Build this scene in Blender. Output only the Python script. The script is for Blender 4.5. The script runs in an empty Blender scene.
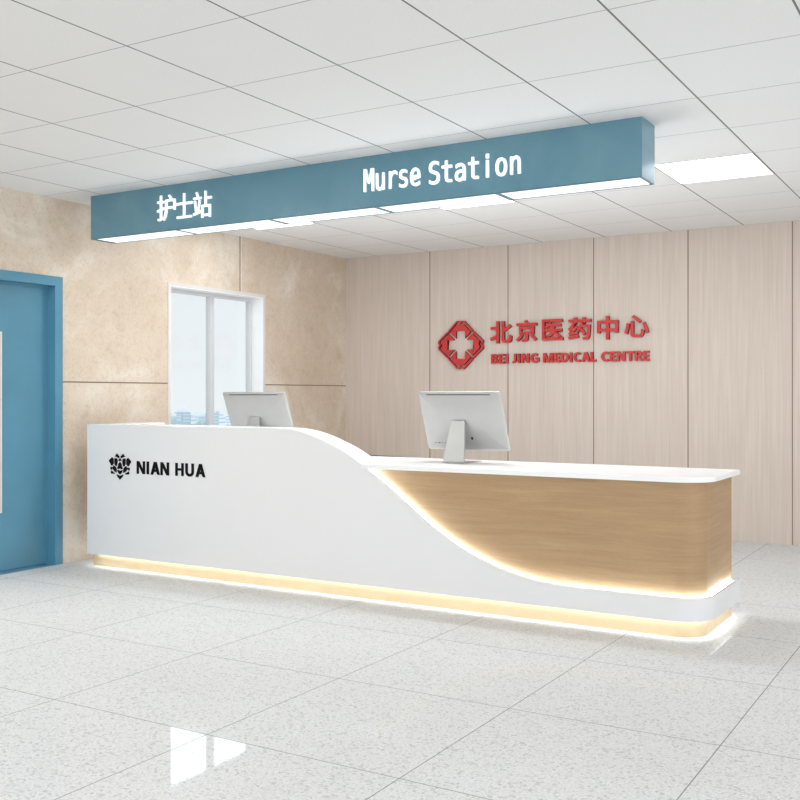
import bpy, bmesh, math
from mathutils import Vector, Matrix

sc = bpy.context.scene
COL = sc.collection
PI = math.pi

# ------------------------------------------------------------------ measures (metres)
EYE = 1.191
CEIL = 2.571
XL = -5.69            # face of the stone wall
YB = 8.43             # face of the wood wall
XR, YN = 4.2, -3.2    # the room runs on beyond the frame
DF = 4.885            # front face of the desk
DB = 5.57             # back of the desk

# outlines of the characters that stand on the signs: advance, contours
OUTLINES = [
  [
    [456, [
      [(60, 0), (60, 509), (241, 509), (274, 507), (304, 501), (329, 491), (350, 477), (367, 461), (381, 442), (390, 421), (396, 398), (398, 374),
       (397, 353), (393, 336), (387, 320), (378, 307), (368, 295), (356, 286), (343, 278), (329, 272), (315, 267), (315, 262), (331, 260),
       (347, 254), (363, 245), (378, 234), (391, 220), (402, 203), (411, 184), (416, 161), (418, 136), (416, 111), (410, 88), (400, 67), (386, 48),
       (368, 31), (344, 18), (317, 8), (284, 2), (247, 0)],
      [(125, 57), (245, 57), (281, 60), (309, 67), (330, 80), (344, 96), (353, 115), (355, 137), (354, 153), (350, 169), (342, 184), (333, 197),
       (320, 209), (306, 218), (289, 225), (269, 229), (248, 231), (125, 231)],
      [(125, 285), (238, 285), (256, 287), (273, 290), (288, 296), (302, 304), (314, 314), (323, 326), (330, 340), (335, 355), (336, 372),
       (333, 393), (326, 412), (313, 429), (294, 442), (270, 449), (240, 452), (125, 452)],
    ]],
    [419, [
      [(60, 0), (60, 509), (372, 509), (372, 452), (125, 452), (125, 286), (355, 286), (355, 229), (125, 229), (125, 57), (375, 57), (375, 0)],
    ]],
    [300, [
      [(31, 0), (31, 57), (118, 57), (118, 452), (31, 452), (31, 509), (269, 509), (269, 452), (183, 452), (183, 57), (269, 57), (269, 0)],
    ]],
    [396, [
      [(185, -7), (143, -2), (106, 11), (75, 33), (52, 63), (38, 100), (33, 145), (33, 173), (98, 173), (98, 145), (100, 117), (108, 93), (122, 74),
       (139, 61), (160, 53), (185, 50), (209, 53), (230, 61), (248, 74), (261, 93), (269, 117), (272, 145), (272, 509), (336, 509), (336, 145),
       (332, 100), (318, 63), (294, 33), (263, 11), (227, -2)],
    ]],
    [523, [
      [(60, 0), (60, 509), (136, 509), (343, 183), (363, 151), (388, 107), (414, 55), (405, 54), (401, 108), (399, 157), (399, 195), (399, 509),
       (463, 509), (463, 0), (387, 0), (202, 290), (177, 331), (148, 381), (108, 452), (119, 454), (122, 384), (124, 328), (125, 291), (125, 0)],
    ]],
    [520, [
      [(269, -7), (225, -3), (185, 7), (149, 25), (118, 49), (91, 79), (69, 116), (53, 157), (43, 203), (40, 254), (43, 305), (53, 352), (69, 393),
       (91, 429), (117, 459), (149, 484), (184, 501), (223, 512), (265, 516), (291, 514), (316, 510), (340, 504), (363, 494), (384, 483), (403, 469),
       (421, 453), (436, 436), (449, 416), (460, 395), (468, 373), (474, 349), (408, 349), (402, 365), (395, 379), (387, 393), (378, 406),
       (368, 417), (356, 427), (344, 436), (330, 443), (315, 448), (300, 453), (283, 455), (265, 456), (236, 453), (209, 445), (183, 432),
       (160, 414), (141, 392), (125, 364), (113, 332), (106, 295), (103, 254), (106, 213), (113, 177), (125, 145), (141, 117), (161, 95), (184, 76),
       (210, 63), (238, 56), (269, 53), (296, 55), (322, 61), (345, 71), (365, 85), (382, 102), (396, 123), (407, 147), (413, 173), (415, 202),
       (434, 199), (283, 199), (283, 256), (478, 256), (478, 200), (475, 160), (466, 124), (451, 91), (431, 62), (406, 38), (377, 19), (344, 5),
       (308, -4)],
    ]],
    [628, [
      [(60, 0), (60, 509), (152, 509), (277, 187), (287, 159), (299, 123), (311, 84), (322, 49), (307, 49), (318, 83), (330, 121), (342, 158),
       (352, 187), (476, 509), (568, 509), (568, 0), (504, 0), (504, 291), (504, 327), (505, 369), (506, 413), (507, 457), (513, 457), (498, 409),
       (482, 363), (467, 322), (456, 291), (342, 0), (286, 0), (170, 291), (159, 321), (145, 361), (129, 408), (112, 457), (119, 457), (120, 416),
       (121, 372), (122, 328), (122, 291), (122, 0)],
    ]],
    [502, [
      [(219, 0), (96, 0), (96, 57), (215, 57), (254, 60), (288, 68), (318, 81), (343, 99), (363, 122), (379, 149), (390, 181), (397, 216),
       (399, 255), (397, 294), (390, 329), (379, 361), (364, 388), (344, 410), (320, 428), (291, 441), (258, 449), (221, 452), (93, 452), (93, 509),
       (225, 509), (273, 505), (315, 495), (353, 478), (385, 455), (412, 426), (433, 391), (449, 351), (458, 306), (462, 255), (458, 205),
       (449, 159), (433, 119), (411, 83), (384, 54), (351, 31), (312, 14), (268, 3)],
      [(125, 509), (125, 0), (60, 0), (60, 509)],
    ]],
    [510, [
      [(267, -7), (225, -3), (186, 7), (150, 25), (119, 49), (92, 79), (70, 115), (53, 157), (44, 203), (40, 254), (44, 305), (53, 352), (70, 393),
       (92, 429), (119, 459), (150, 484), (186, 501), (225, 512), (267, 516), (293, 514), (317, 511), (340, 504), (362, 496), (383, 485), (402, 471),
       (419, 456), (435, 438), (448, 418), (459, 397), (467, 373), (473, 348), (408, 348), (404, 365), (397, 380), (389, 395), (380, 407),
       (369, 418), (357, 428), (344, 437), (330, 444), (315, 449), (300, 453), (284, 455), (267, 456), (237, 453), (209, 445), (184, 432),
       (161, 414), (141, 391), (125, 364), (113, 332), (106, 295), (103, 254), (106, 213), (113, 177), (125, 145), (141, 117), (161, 94), (184, 76),
       (210, 63), (237, 56), (267, 53), (284, 54), (300, 56), (315, 60), (330, 65), (344, 72), (357, 81), (369, 90), (380, 102), (389, 114),
       (397, 128), (404, 144), (408, 160), (473, 160), (467, 135), (459, 112), (448, 91), (435, 71), (420, 53), (402, 38), (383, 24), (363, 13),
       (341, 5), (317, -2), (293, -6)],
    ]],
    [480, [
      [(16, 0), (201, 509), (276, 509), (463, 0), (395, 0), (287, 302), (264, 372), (232, 478), (245, 478), (213, 371), (191, 302), (85, 0)],
      [(110, 142), (110, 199), (370, 199), (370, 142)],
    ]],
    [393, [
      [(60, 0), (60, 509), (125, 509), (125, 57), (361, 57), (361, 0)],
    ]],
    [449, [
      [(32, 452), (32, 509), (417, 509), (417, 452), (257, 452), (257, 0), (193, 0), (193, 452)],
    ]],
    [449, [
      [(60, 0), (60, 509), (236, 509), (273, 506), (305, 500), (333, 489), (356, 473), (376, 455), (390, 433), (401, 408), (407, 381), (409, 352),
       (407, 323), (401, 296), (390, 271), (376, 250), (356, 232), (333, 217), (305, 206), (273, 200), (236, 198), (96, 198), (96, 255), (234, 255),
       (258, 256), (280, 260), (298, 267), (313, 276), (325, 287), (334, 300), (340, 316), (344, 333), (345, 352), (344, 371), (340, 389),
       (334, 405), (325, 419), (313, 430), (298, 440), (279, 446), (258, 451), (233, 452), (125, 452), (125, 0)],
      [(353, 0), (230, 229), (303, 229), (428, 0)],
    ]],
    [517, [
      [(60, 0), (60, 509), (125, 509), (125, 289), (392, 289), (392, 509), (457, 509), (457, 0), (392, 0), (392, 232), (125, 232), (125, 0)],
    ]],
    [517, [
      [(259, -8), (220, -6), (186, 2), (154, 15), (126, 33), (103, 55), (85, 80), (71, 108), (63, 140), (60, 173), (60, 509), (124, 509), (124, 178),
       (126, 155), (132, 133), (141, 113), (153, 95), (169, 80), (187, 68), (208, 59), (232, 53), (259, 52), (285, 53), (309, 59), (331, 68),
       (349, 80), (364, 95), (377, 113), (385, 133), (391, 155), (393, 178), (393, 509), (457, 509), (457, 173), (454, 140), (446, 108), (433, 80),
       (414, 55), (391, 33), (363, 15), (332, 2), (297, -6)],
    ]],
  ],
  [
    [429, [
      [(30, 520), (124, 520), (214, 255), (304, 520), (399, 520), (399, 0), (334, 0), (334, 459), (241, 185), (188, 185), (95, 459), (95, 0),
       (30, 0)],
    ]],
    [429, [
      [(68, 148), (68, 389), (132, 389), (132, 148), (134, 116), (140, 90), (151, 70), (165, 57), (184, 48), (208, 46), (236, 49), (259, 60),
       (278, 77), (291, 102), (299, 132), (302, 169), (302, 389), (366, 389), (366, 0), (302, 0), (302, 58), (289, 38), (273, 21), (255, 7),
       (234, -2), (211, -8), (186, -10), (150, -6), (120, 7), (97, 29), (81, 60), (71, 99)],
    ]],
    [429, [
      [(402, 310), (388, 319), (374, 327), (360, 333), (346, 337), (330, 339), (314, 340), (277, 336), (246, 323), (222, 303), (205, 274),
       (194, 238), (190, 194), (190, 0), (126, 0), (126, 390), (190, 390), (190, 314), (203, 339), (219, 360), (240, 377), (263, 390), (290, 397),
       (319, 399), (334, 399), (349, 397), (363, 393), (376, 389), (389, 383), (402, 375)],
    ]],
    [429, [
      [(339, 376), (339, 314), (320, 324), (302, 332), (283, 338), (265, 342), (246, 345), (227, 346), (200, 344), (178, 339), (162, 332),
       (150, 321), (143, 306), (140, 289), (142, 273), (147, 260), (156, 250), (172, 241), (199, 233), (236, 225), (262, 220), (291, 212),
       (315, 200), (334, 183), (348, 164), (356, 140), (359, 113), (354, 77), (340, 47), (318, 22), (287, 4), (249, -6), (203, -10), (143, -4),
       (74, 14), (74, 80), (98, 69), (121, 60), (143, 53), (164, 48), (185, 45), (205, 44), (231, 45), (253, 51), (271, 61), (284, 74), (291, 90),
       (294, 109), (289, 130), (273, 147), (246, 160), (209, 171), (206, 171), (182, 176), (148, 185), (121, 197), (101, 213), (87, 232), (78, 255),
       (76, 282), (80, 317), (92, 346), (114, 369), (142, 386), (179, 396), (222, 399), (282, 394)],
    ]],
    [429, [
      [(387, 211), (387, 180), (110, 180), (110, 178), (113, 138), (124, 105), (143, 79), (168, 60), (199, 48), (237, 44), (258, 45), (279, 49),
       (301, 54), (324, 62), (347, 71), (372, 84), (372, 20), (348, 11), (325, 3), (302, -3), (279, -7), (257, -9), (236, -10), (193, -7), (155, 4),
       (122, 21), (94, 44), (72, 74), (56, 109), (46, 149), (43, 195), (48, 253), (65, 302), (93, 344), (120, 368), (151, 385), (187, 396),
       (227, 399), (273, 394), (312, 377), (344, 349), (368, 311), (382, 265)],
      [(323, 230), (320, 264), (311, 293), (296, 316), (277, 332), (253, 342), (224, 345), (195, 342), (169, 331), (148, 314), (130, 291),
       (119, 263), (112, 229)],
    ]],
    [429, [
      [(352, 502), (352, 431), (331, 443), (310, 454), (288, 462), (267, 468), (245, 471), (223, 472), (192, 470), (166, 462), (144, 449),
       (128, 432), (119, 411), (116, 386), (118, 365), (124, 348), (135, 334), (151, 323), (175, 312), (205, 304), (242, 295), (287, 282),
       (322, 264), (349, 242), (367, 214), (379, 181), (382, 142), (377, 97), (362, 59), (336, 29), (301, 7), (256, -6), (203, -10), (178, -9),
       (154, -7), (129, -2), (105, 4), (80, 12), (55, 21), (55, 96), (81, 81), (106, 68), (131, 59), (155, 52), (179, 48), (203, 47), (236, 50),
       (263, 58), (286, 71), (302, 89), (312, 111), (315, 138), (313, 161), (306, 181), (295, 197), (278, 210), (254, 220), (224, 229), (186, 237),
       (142, 250), (107, 267), (81, 287), (63, 311), (52, 341), (48, 376), (54, 419), (69, 456), (95, 487), (130, 511), (171, 525), (220, 529),
       (240, 528), (261, 526), (283, 522)],
    ]],
    [429, [
      [(214, 501), (214, 390), (359, 390), (359, 340), (214, 340), (214, 128), (216, 103), (221, 83), (230, 68), (244, 59), (263, 53), (287, 51),
       (359, 51), (359, 0), (281, 0), (238, 3), (204, 13), (179, 29), (163, 53), (153, 86), (150, 128), (150, 340), (46, 340), (46, 390), (150, 390),
       (150, 501)],
    ]],
    [429, [
      [(244, 196), (223, 196), (189, 194), (161, 187), (139, 176), (123, 161), (114, 142), (110, 118), (113, 96), (120, 78), (132, 63), (148, 52),
       (167, 46), (190, 44), (223, 48), (251, 60), (274, 80), (291, 108), (301, 142), (304, 182), (304, 196)],
      [(369, 222), (369, 0), (304, 0), (304, 58), (289, 37), (272, 19), (253, 6), (230, -3), (205, -8), (177, -10), (140, -6), (108, 5), (82, 24),
       (62, 48), (50, 78), (46, 114), (51, 153), (66, 186), (90, 212), (124, 231), (166, 242), (218, 246), (304, 246), (304, 256), (302, 285),
       (294, 307), (281, 324), (262, 336), (237, 343), (206, 345), (184, 344), (162, 341), (140, 336), (118, 328), (96, 319), (75, 308), (75, 372),
       (143, 393), (164, 396), (185, 399), (206, 399), (237, 398), (264, 393), (289, 385), (310, 374), (329, 360), (344, 342), (352, 330),
       (359, 315), (363, 299), (366, 279), (368, 254)],
    ]],
    [429, [
      [(89, 390), (253, 390), (253, 50), (380, 50), (380, 0), (62, 0), (62, 50), (189, 50), (189, 340), (89, 340)],
      [(189, 542), (253, 542), (253, 461), (189, 461)],
    ]],
    [429, [
      [(214, 345), (185, 341), (160, 328), (141, 307), (127, 278), (118, 240), (116, 195), (118, 149), (127, 112), (141, 82), (160, 61), (185, 48),
       (214, 44), (245, 48), (269, 61), (289, 82), (303, 112), (311, 149), (314, 195), (311, 240), (303, 278), (289, 307), (269, 328), (245, 341)],
      [(214, 399), (253, 396), (286, 386), (315, 370), (339, 347), (363, 307), (377, 256), (382, 195), (377, 133), (363, 83), (339, 42), (315, 19),
       (286, 3), (253, -7), (214, -10), (176, -7), (143, 3), (114, 19), (91, 42), (67, 83), (52, 133), (48, 195), (52, 256), (67, 307), (91, 347),
       (114, 370), (143, 386), (176, 396)],
    ]],
    [429, [
      [(366, 242), (366, 0), (302, 0), (302, 242), (299, 274), (293, 299), (283, 319), (268, 333), (249, 341), (225, 344), (198, 340), (175, 330),
       (156, 312), (143, 287), (135, 257), (132, 220), (132, 0), (68, 0), (68, 390), (132, 390), (132, 331), (145, 352), (160, 369), (178, 382),
       (199, 392), (222, 397), (248, 399), (284, 395), (314, 382), (337, 360), (353, 330), (363, 290)],
    ]],
  ],
  [
    [350, [
      [(66, 294), (66, 223), (19, 223), (19, 198), (66, 198), (66, 123), (13, 108), (21, 82), (66, 96), (66, 5), (65, 1), (63, -1), (60, -1),
       (25, -1), (33, -27), (53, -26), (68, -25), (79, -22), (86, -16), (90, -8), (91, 5), (91, 104), (134, 117), (130, 141), (91, 130), (91, 198),
       (132, 198), (132, 223), (91, 223), (91, 294)],
      [(207, 284), (220, 267), (231, 249), (239, 234), (157, 234), (157, 140), (155, 103), (149, 63), (136, 25), (113, -10), (134, -29), (157, 4),
       (171, 41), (179, 80), (182, 118), (298, 118), (298, 96), (324, 96), (324, 234), (240, 234), (264, 244), (256, 259), (244, 277), (230, 293)],
      [(298, 143), (183, 143), (183, 210), (298, 210)],
    ]],
    [350, [
      [(160, 293), (160, 183), (19, 183), (19, 157), (160, 157), (160, 18), (38, 18), (38, -8), (314, -8), (314, 18), (188, 18), (188, 157),
       (333, 157), (333, 183), (188, 183), (188, 293)],
    ]],
    [350, [
      [(20, 228), (20, 204), (157, 204), (157, 228)],
      [(34, 184), (42, 141), (48, 97), (51, 58), (73, 62), (69, 101), (63, 145), (55, 188)],
      [(61, 285), (85, 232), (109, 240), (103, 256), (94, 275), (84, 292)],
      [(116, 192), (110, 145), (101, 94), (92, 50), (16, 33), (23, 7), (155, 41), (153, 65), (115, 56), (140, 187)],
      [(164, 127), (164, -28), (189, -28), (189, -11), (295, -11), (295, -26), (321, -26), (321, 127), (247, 127), (247, 196), (336, 196),
       (336, 222), (247, 222), (247, 294), (220, 294), (220, 127)],
      [(189, 14), (189, 102), (295, 102), (295, 14)],
    ]],
    [350, [
      [(12, 43), (24, 17), (113, 54), (113, -25), (139, -25), (139, 288), (113, 288), (113, 205), (22, 205), (22, 179), (113, 179), (113, 81)],
      [(312, 234), (287, 213), (257, 191), (225, 171), (225, 287), (198, 287), (198, 28), (200, 5), (207, -10), (220, -18), (241, -20), (297, -20),
       (318, -15), (331, -1), (338, 26), (341, 67), (316, 79), (313, 34), (307, 12), (295, 6), (243, 6), (232, 7), (226, 14), (225, 28), (225, 144),
       (263, 165), (299, 188), (332, 211)],
    ]],
    [350, [
      [(92, 173), (260, 173), (260, 117), (92, 117)],
      [(240, 58), (264, 33), (287, 5), (304, -18), (327, -3), (309, 20), (285, 47), (261, 72)],
      [(82, 71), (65, 46), (42, 21), (18, -1), (37, -17), (63, 6), (87, 34), (108, 62)],
      [(145, 289), (167, 251), (23, 251), (23, 225), (328, 225), (328, 251), (197, 251), (171, 297)],
      [(66, 196), (66, 93), (162, 93), (162, 3), (162, -1), (159, -3), (154, -4), (102, -4), (111, -28), (139, -28), (159, -27), (174, -25),
       (184, -19), (189, -11), (190, 2), (190, 93), (288, 93), (288, 196)],
    ]],
    [350, [
      [(326, 275), (33, 275), (33, -14), (334, -14), (334, 11), (59, 11), (59, 250), (326, 250)],
      [(133, 243), (119, 215), (101, 190), (79, 169), (101, 155), (129, 186), (184, 186), (184, 142), (184, 136), (79, 136), (79, 112), (181, 112),
       (171, 92), (154, 71), (124, 52), (80, 36), (96, 16), (147, 37), (180, 62), (199, 89), (232, 64), (262, 37), (285, 14), (303, 32), (276, 57),
       (242, 85), (207, 110), (208, 112), (319, 112), (319, 136), (210, 136), (210, 142), (210, 186), (303, 186), (303, 209), (144, 209), (158, 236)],
    ]],
    [350, [
      [(190, 116), (206, 92), (219, 67), (228, 46), (251, 55), (242, 77), (228, 101), (211, 124)],
      [(20, 10), (24, -14), (153, 7), (152, 30)],
      [(200, 222), (187, 186), (169, 153), (147, 126), (169, 111), (180, 125), (191, 142), (201, 160), (295, 160), (290, 74), (284, 25), (277, 4),
       (274, 1), (269, -1), (264, -1), (224, 0), (232, -25), (275, -25), (285, -23), (292, -19), (299, -13), (309, 13), (315, 70), (321, 170),
       (321, 183), (213, 183), (225, 217)],
      [(22, 265), (22, 242), (101, 242), (101, 217), (126, 217), (126, 242), (222, 242), (222, 219), (247, 219), (247, 242), (329, 242), (329, 265),
       (247, 265), (247, 294), (222, 294), (222, 265), (126, 265), (126, 294), (101, 294), (101, 265)],
      [(30, 44), (43, 48), (76, 53), (147, 63), (148, 85), (69, 76), (96, 103), (123, 132), (148, 164), (126, 175), (103, 144), (57, 141), (75, 162),
       (92, 185), (107, 210), (84, 220), (67, 190), (50, 166), (39, 151), (32, 144), (26, 139), (20, 137), (28, 113), (35, 115), (52, 118),
       (84, 121), (50, 86), (40, 76), (31, 70), (23, 67)],
    ]],
    [350, [
      [(160, 294), (160, 231), (34, 231), (34, 65), (60, 65), (60, 87), (160, 87), (160, -28), (188, -28), (188, 87), (289, 87), (289, 67),
       (316, 67), (316, 231), (188, 231), (188, 294)],
      [(60, 113), (60, 206), (160, 206), (160, 113)],
      [(289, 113), (188, 113), (188, 206), (289, 206)],
    ]],
    [350, [
      [(103, 196), (103, 23), (106, 1), (114, -12), (129, -20), (152, -22), (223, -22), (247, -18), (262, -4), (270, 23), (275, 64), (249, 76),
       (247, 39), (243, 17), (235, 6), (222, 3), (154, 3), (139, 5), (132, 10), (131, 23), (131, 196)],
      [(47, 170), (40, 125), (29, 79), (15, 38), (42, 27), (55, 70), (65, 119), (72, 165)],
      [(266, 170), (286, 125), (302, 78), (312, 37), (338, 47), (327, 88), (311, 134), (291, 179)],
      [(120, 265), (155, 238), (188, 210), (214, 185), (233, 204), (206, 229), (172, 257), (138, 282)],
    ]],
  ],
]
CHARS = ['BEIJNGMDCALTRHU', 'MurseStaion', '护士站北京医药中心']
GLYPHS = {}
for font, chars, rows in zip(('sans', 'mono', 'cjk'), CHARS, OUTLINES):
    GLYPHS[font] = {c: r for c, r in zip(chars, rows)}

LAMP = 11.0
CEILLIGHT = 6.5
STRIP_FILL = 36.0
UP_FILL = 23.0
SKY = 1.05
EXPOSURE = 0.05
FRONT_FILL = 56.0
SIDE_FILL = 92.0

# ------------------------------------------------------------------ object helpers
def link(name, me, mat=None, parent=None):
    o = bpy.data.objects.new(name, me)
    COL.objects.link(o)
    if mat is not None:
        me.materials.clear()
        me.materials.append(mat)
    if parent is not None:
        o.parent = parent
        o.matrix_parent_inverse = parent.matrix_basis.inverted()
    return o

def obj(name, bm, mat=None, parent=None, smooth=None, bevel=0.0, seg=2):
    bmesh.ops.recalc_face_normals(bm, faces=bm.faces)
    me = bpy.data.meshes.new(name)
    bm.to_mesh(me)
    bm.free()
    o = link(name, me, mat, parent)
    if bevel:
        m = o.modifiers.new('soft_edge', 'BEVEL')
        m.width = bevel
        m.segments = seg
        m.limit_method = 'ANGLE'
        m.angle_limit = math.radians(40)
    if smooth is not None:
        shade(me, smooth)
    return o

def shade(me, deg):
    for p in me.polygons:
        p.use_smooth = True
    bm = bmesh.new()
    bm.from_mesh(me)
    lim = math.radians(deg)
    for e in bm.edges:
        if len(e.link_faces) == 2:
            e.smooth = e.calc_face_angle(0) < lim
        else:
            e.smooth = False
    bm.to_mesh(me)
    bm.free()

def tag(o, label=None, cat=None, group=None, kind=None):
    if label: o['label'] = label
    if cat: o['category'] = cat
    if group: o['group'] = group
    if kind: o['kind'] = kind
    return o

def thing(name, loc, label, cat, group=None):
    o = bpy.data.objects.new(name, None)
    o.empty_display_size = 0.1
    COL.objects.link(o)
    o.location = loc
    return tag(o, label, cat, group)

def add_box(bm, x0, x1, y0, y1, z0, z1):
    v = [bm.verts.new(p) for p in ((x0, y0, z0), (x1, y0, z0), (x1, y1, z0), (x0, y1, z0),
                                   (x0, y0, z1), (x1, y0, z1), (x1, y1, z1), (x0, y1, z1))]
    for q in ((0, 3, 2, 1), (4, 5, 6, 7), (0, 1, 5, 4), (1, 2, 6, 5), (2, 3, 7, 6), (3, 0, 4, 7)):
        bm.faces.new([v[i] for i in q])
    return v

def box(*a):
    bm = bmesh.new()
    add_box(bm, *a)
    return bm

def add_prism(bm, pts, lo, hi, axis='z'):
    """polygon pts extruded from lo to hi along an axis (pts in the other two axes, xyz order)"""
    def P(a, b, c):
        return {'z': (a, b, c), 'y': (a, c, b), 'x': (c, a, b)}[axis]
    A = [bm.verts.new(P(a, b, lo)) for a, b in pts]
    B = [bm.verts.new(P(a, b, hi)) for a, b in pts]
    n = len(pts)
    for i in range(n):
        bm.faces.new((A[i], A[(i + 1) % n], B[(i + 1) % n], B[i]))
    f1 = bm.faces.new(A)
    f2 = bm.faces.new(B)
    bmesh.ops.triangulate(bm, faces=[f1, f2])

def prism(pts, lo, hi, axis='z'):
    bm = bmesh.new()
    add_prism(bm, pts, lo, hi, axis)
    return bm

def arc(cx, cy, r, a0, a1, n):
    return [(cx + r * math.cos(a0 + (a1 - a0) * i / n), cy + r * math.sin(a0 + (a1 - a0) * i / n)) for i in range(n + 1)]

# ------------------------------------------------------------------ materials
class NT:
    def __init__(self, name):
        self.m = bpy.data.materials.new(name)
        self.m.use_nodes = True
        self.t = self.m.node_tree
        self.t.nodes.clear()
        self.out = self.n('ShaderNodeOutputMaterial')
    def n(self, typ, **kw):
        x = self.t.nodes.new(typ)
        for k, v in kw.items():
            setattr(x, k, v)
        return x
    def l(self, a, b):
        self.t.links.new(a, b)
    def val(self, sock, v):
        if hasattr(v, 'is_output') and v.is_output:
            self.l(v, sock)
        else:
            sock.default_value = v
    def math(self, op, a, b=0.0, c=0.0):
        x = self.n('ShaderNodeMath', operation=op)
        self.val(x.inputs[0], a); self.val(x.inputs[1], b)
        if op in ('COMPARE', 'SMOOTH_MIN', 'MULTIPLY_ADD', 'WRAP'):
            self.val(x.inputs[2], c)
        return x.outputs[0]
    def pos(self):
        g = self.n('ShaderNodeNewGeometry')
        s = self.n('ShaderNodeSeparateXYZ')
        self.l(g.outputs['Position'], s.inputs[0])
        return s.outputs
    def vec(self, x, y, z):
        c = self.n('ShaderNodeCombineXYZ')
        for i, v in enumerate((x, y, z)):
            self.val(c.inputs[i], v)
        return c.outputs[0]
    def noise(self, vec, scale, detail=4, rough=0.55, dist=0.0):
        x = self.n('ShaderNodeTexNoise')
        self.l(vec, x.inputs['Vector'])
        x.inputs['Scale'].default_value = scale
        x.inputs['Detail'].default_value = detail
        x.inputs['Roughness'].default_value = rough
        x.inputs['Distortion'].default_value = dist
        return x.outputs['Fac']
    def ramp(self, f, *stops):
        r = self.n('ShaderNodeValToRGB')
        e = r.color_ramp.elements
        while len(e) < len(stops):
            e.new(0.5)
        for s, (p, c) in zip(e, stops):
            s.position = p
            s.color = (*c, 1) if len(c) == 3 else c
        self.l(f, r.inputs[0])
        return r.outputs[0]
    def mix(self, f, a, b, mode='MIX'):
        x = self.n('ShaderNodeMix', data_type='RGBA', blend_type=mode)
        self.val(x.inputs[0], f)
        for s, v in ((x.inputs[6], a), (x.inputs[7], b)):
            self.val(s, (*v, 1) if isinstance(v, tuple) and len(v) == 3 else v)
        return x.outputs[2]
    def line(self, coord, off, period, width):
        """1 on a thin line repeated every period along coord"""
        u = self.math('SUBTRACT', coord, off)
        u = self.math('PINGPONG', u, period / 2)
        return self.math('LESS_THAN', u, width / 2)
    def bsdf(self, color, rough=0.5, metal=0.0, spec=0.5, coat=0.0, coat_rough=0.05, bump=None, bump_s=0.1, emis=None, es=0.0):
        b = self.n('ShaderNodeBsdfPrincipled')
        self.val(b.inputs['Base Color'], (*color, 1) if isinstance(color, tuple) and len(color) == 3 else color)
        self.val(b.inputs['Roughness'], rough)
        b.inputs['Metallic'].default_value = metal
        b.inputs['Specular IOR Level'].default_value = spec
        b.inputs['Coat Weight'].default_value = coat
        b.inputs['Coat Roughness'].default_value = coat_rough
        if emis:
            b.inputs['Emission Color'].default_value = (*emis, 1)
            b.inputs['Emission Strength'].default_value = es
        if bump is not None:
            k = self.n('ShaderNodeBump')
            k.inputs['Strength'].default_value = bump_s
            k.inputs['Distance'].default_value = 0.002
            self.l(bump, k.inputs['Height'])
            self.l(k.outputs[0], b.inputs['Normal'])
        self.l(b.outputs[0], self.out.inputs[0])
        return self.m

def S(r, g, b):
    """sRGB 0-255 to linear"""
    return tuple(((c / 255) / 12.92 if c / 255 <= .04045 else ((c / 255 + .055) / 1.055) ** 2.4) for c in (r, g, b))

def plain(name, color, rough=0.5, vary=0.03, scale=8.0, **kw):
    t = NT(name)
    p = t.n('ShaderNodeNewGeometry').outputs['Position']
    f = t.noise(p, scale, 3)
    lo = tuple(c * (1 - vary) for c in color)
    hi = tuple(min(1, c * (1 + vary)) for c in color)
    return t.bsdf(t.ramp(f, (0.3, lo), (0.7, hi)), rough, **kw)

def emitter(name, color, strength):
    t = NT(name)
    e = t.n('ShaderNodeEmission')
    e.inputs[0].default_value = (*color, 1)
    e.inputs[1].default_value = strength
    t.l(e.outputs[0], t.out.inputs[0])
    return t.m

def mat_floor():
    t = NT('terrazzo_tiles')
    x, y, z = t.pos()
    p = t.n('ShaderNodeNewGeometry').outputs['Position']
    f1 = t.noise(p, 130, 2, .5)
    f2 = t.noise(p, 170, 3, .65)
    f3 = t.noise(p, 1.3, 2, .5)
    c = t.ramp(f1, (.30, S(204, 203, 201)), (.42, S(222, 221, 220)), (.60, S(231, 230, 229)), (.75, S(239, 239, 238)))
    vo = t.n('ShaderNodeTexVoronoi')
    vo.inputs['Scale'].default_value = 105
    t.l(p, vo.inputs['Vector'])
    sv = t.n('ShaderNodeSeparateColor')
    t.l(vo.outputs['Color'], sv.inputs[0])
    fl = t.ramp(sv.outputs[0], (.05, (.74, .74, .74)), (.14, (.90, .90, .90)), (.30, (.99, .99, .99)), (.9, (1.03, 1.03, 1.03)))
    c = t.mix(.85, c, fl, 'MULTIPLY')
    c = t.mix(1.0, c, t.ramp(f3, (.3, (.83, .83, .83)), (.7, (.86, .86, .86))), 'MULTIPLY')
    lx = t.line(x, -3.9598, .7855, .0042)
    ly = t.line(y, 3.4829, .8127, .0042)
    g = t.math('MAXIMUM', lx, ly)
    c = t.mix(g, c, S(140, 138, 136))
    d = t.n('ShaderNodeBsdfDiffuse')
    t.l(c, d.inputs[0])
    s = t.n('ShaderNodeBsdfGlossy')
    s.inputs['Roughness'].default_value = .035
    k = t.n('ShaderNodeLayerWeight')
    k.inputs[0].default_value = .35
    f = t.math('MULTIPLY_ADD', k.outputs['Fresnel'], .10, .03)
    f = t.math('MULTIPLY', f, t.math('SUBTRACT', 1.0, t.math('MULTIPLY', g, .8)))
    m = t.n('ShaderNodeMixShader')
    t.l(f, m.inputs[0]); t.l(d.outputs[0], m.inputs[1]); t.l(s.outputs[0], m.inputs[2])
    t.l(m.outputs[0], t.out.inputs[0])
    return t.m

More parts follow.
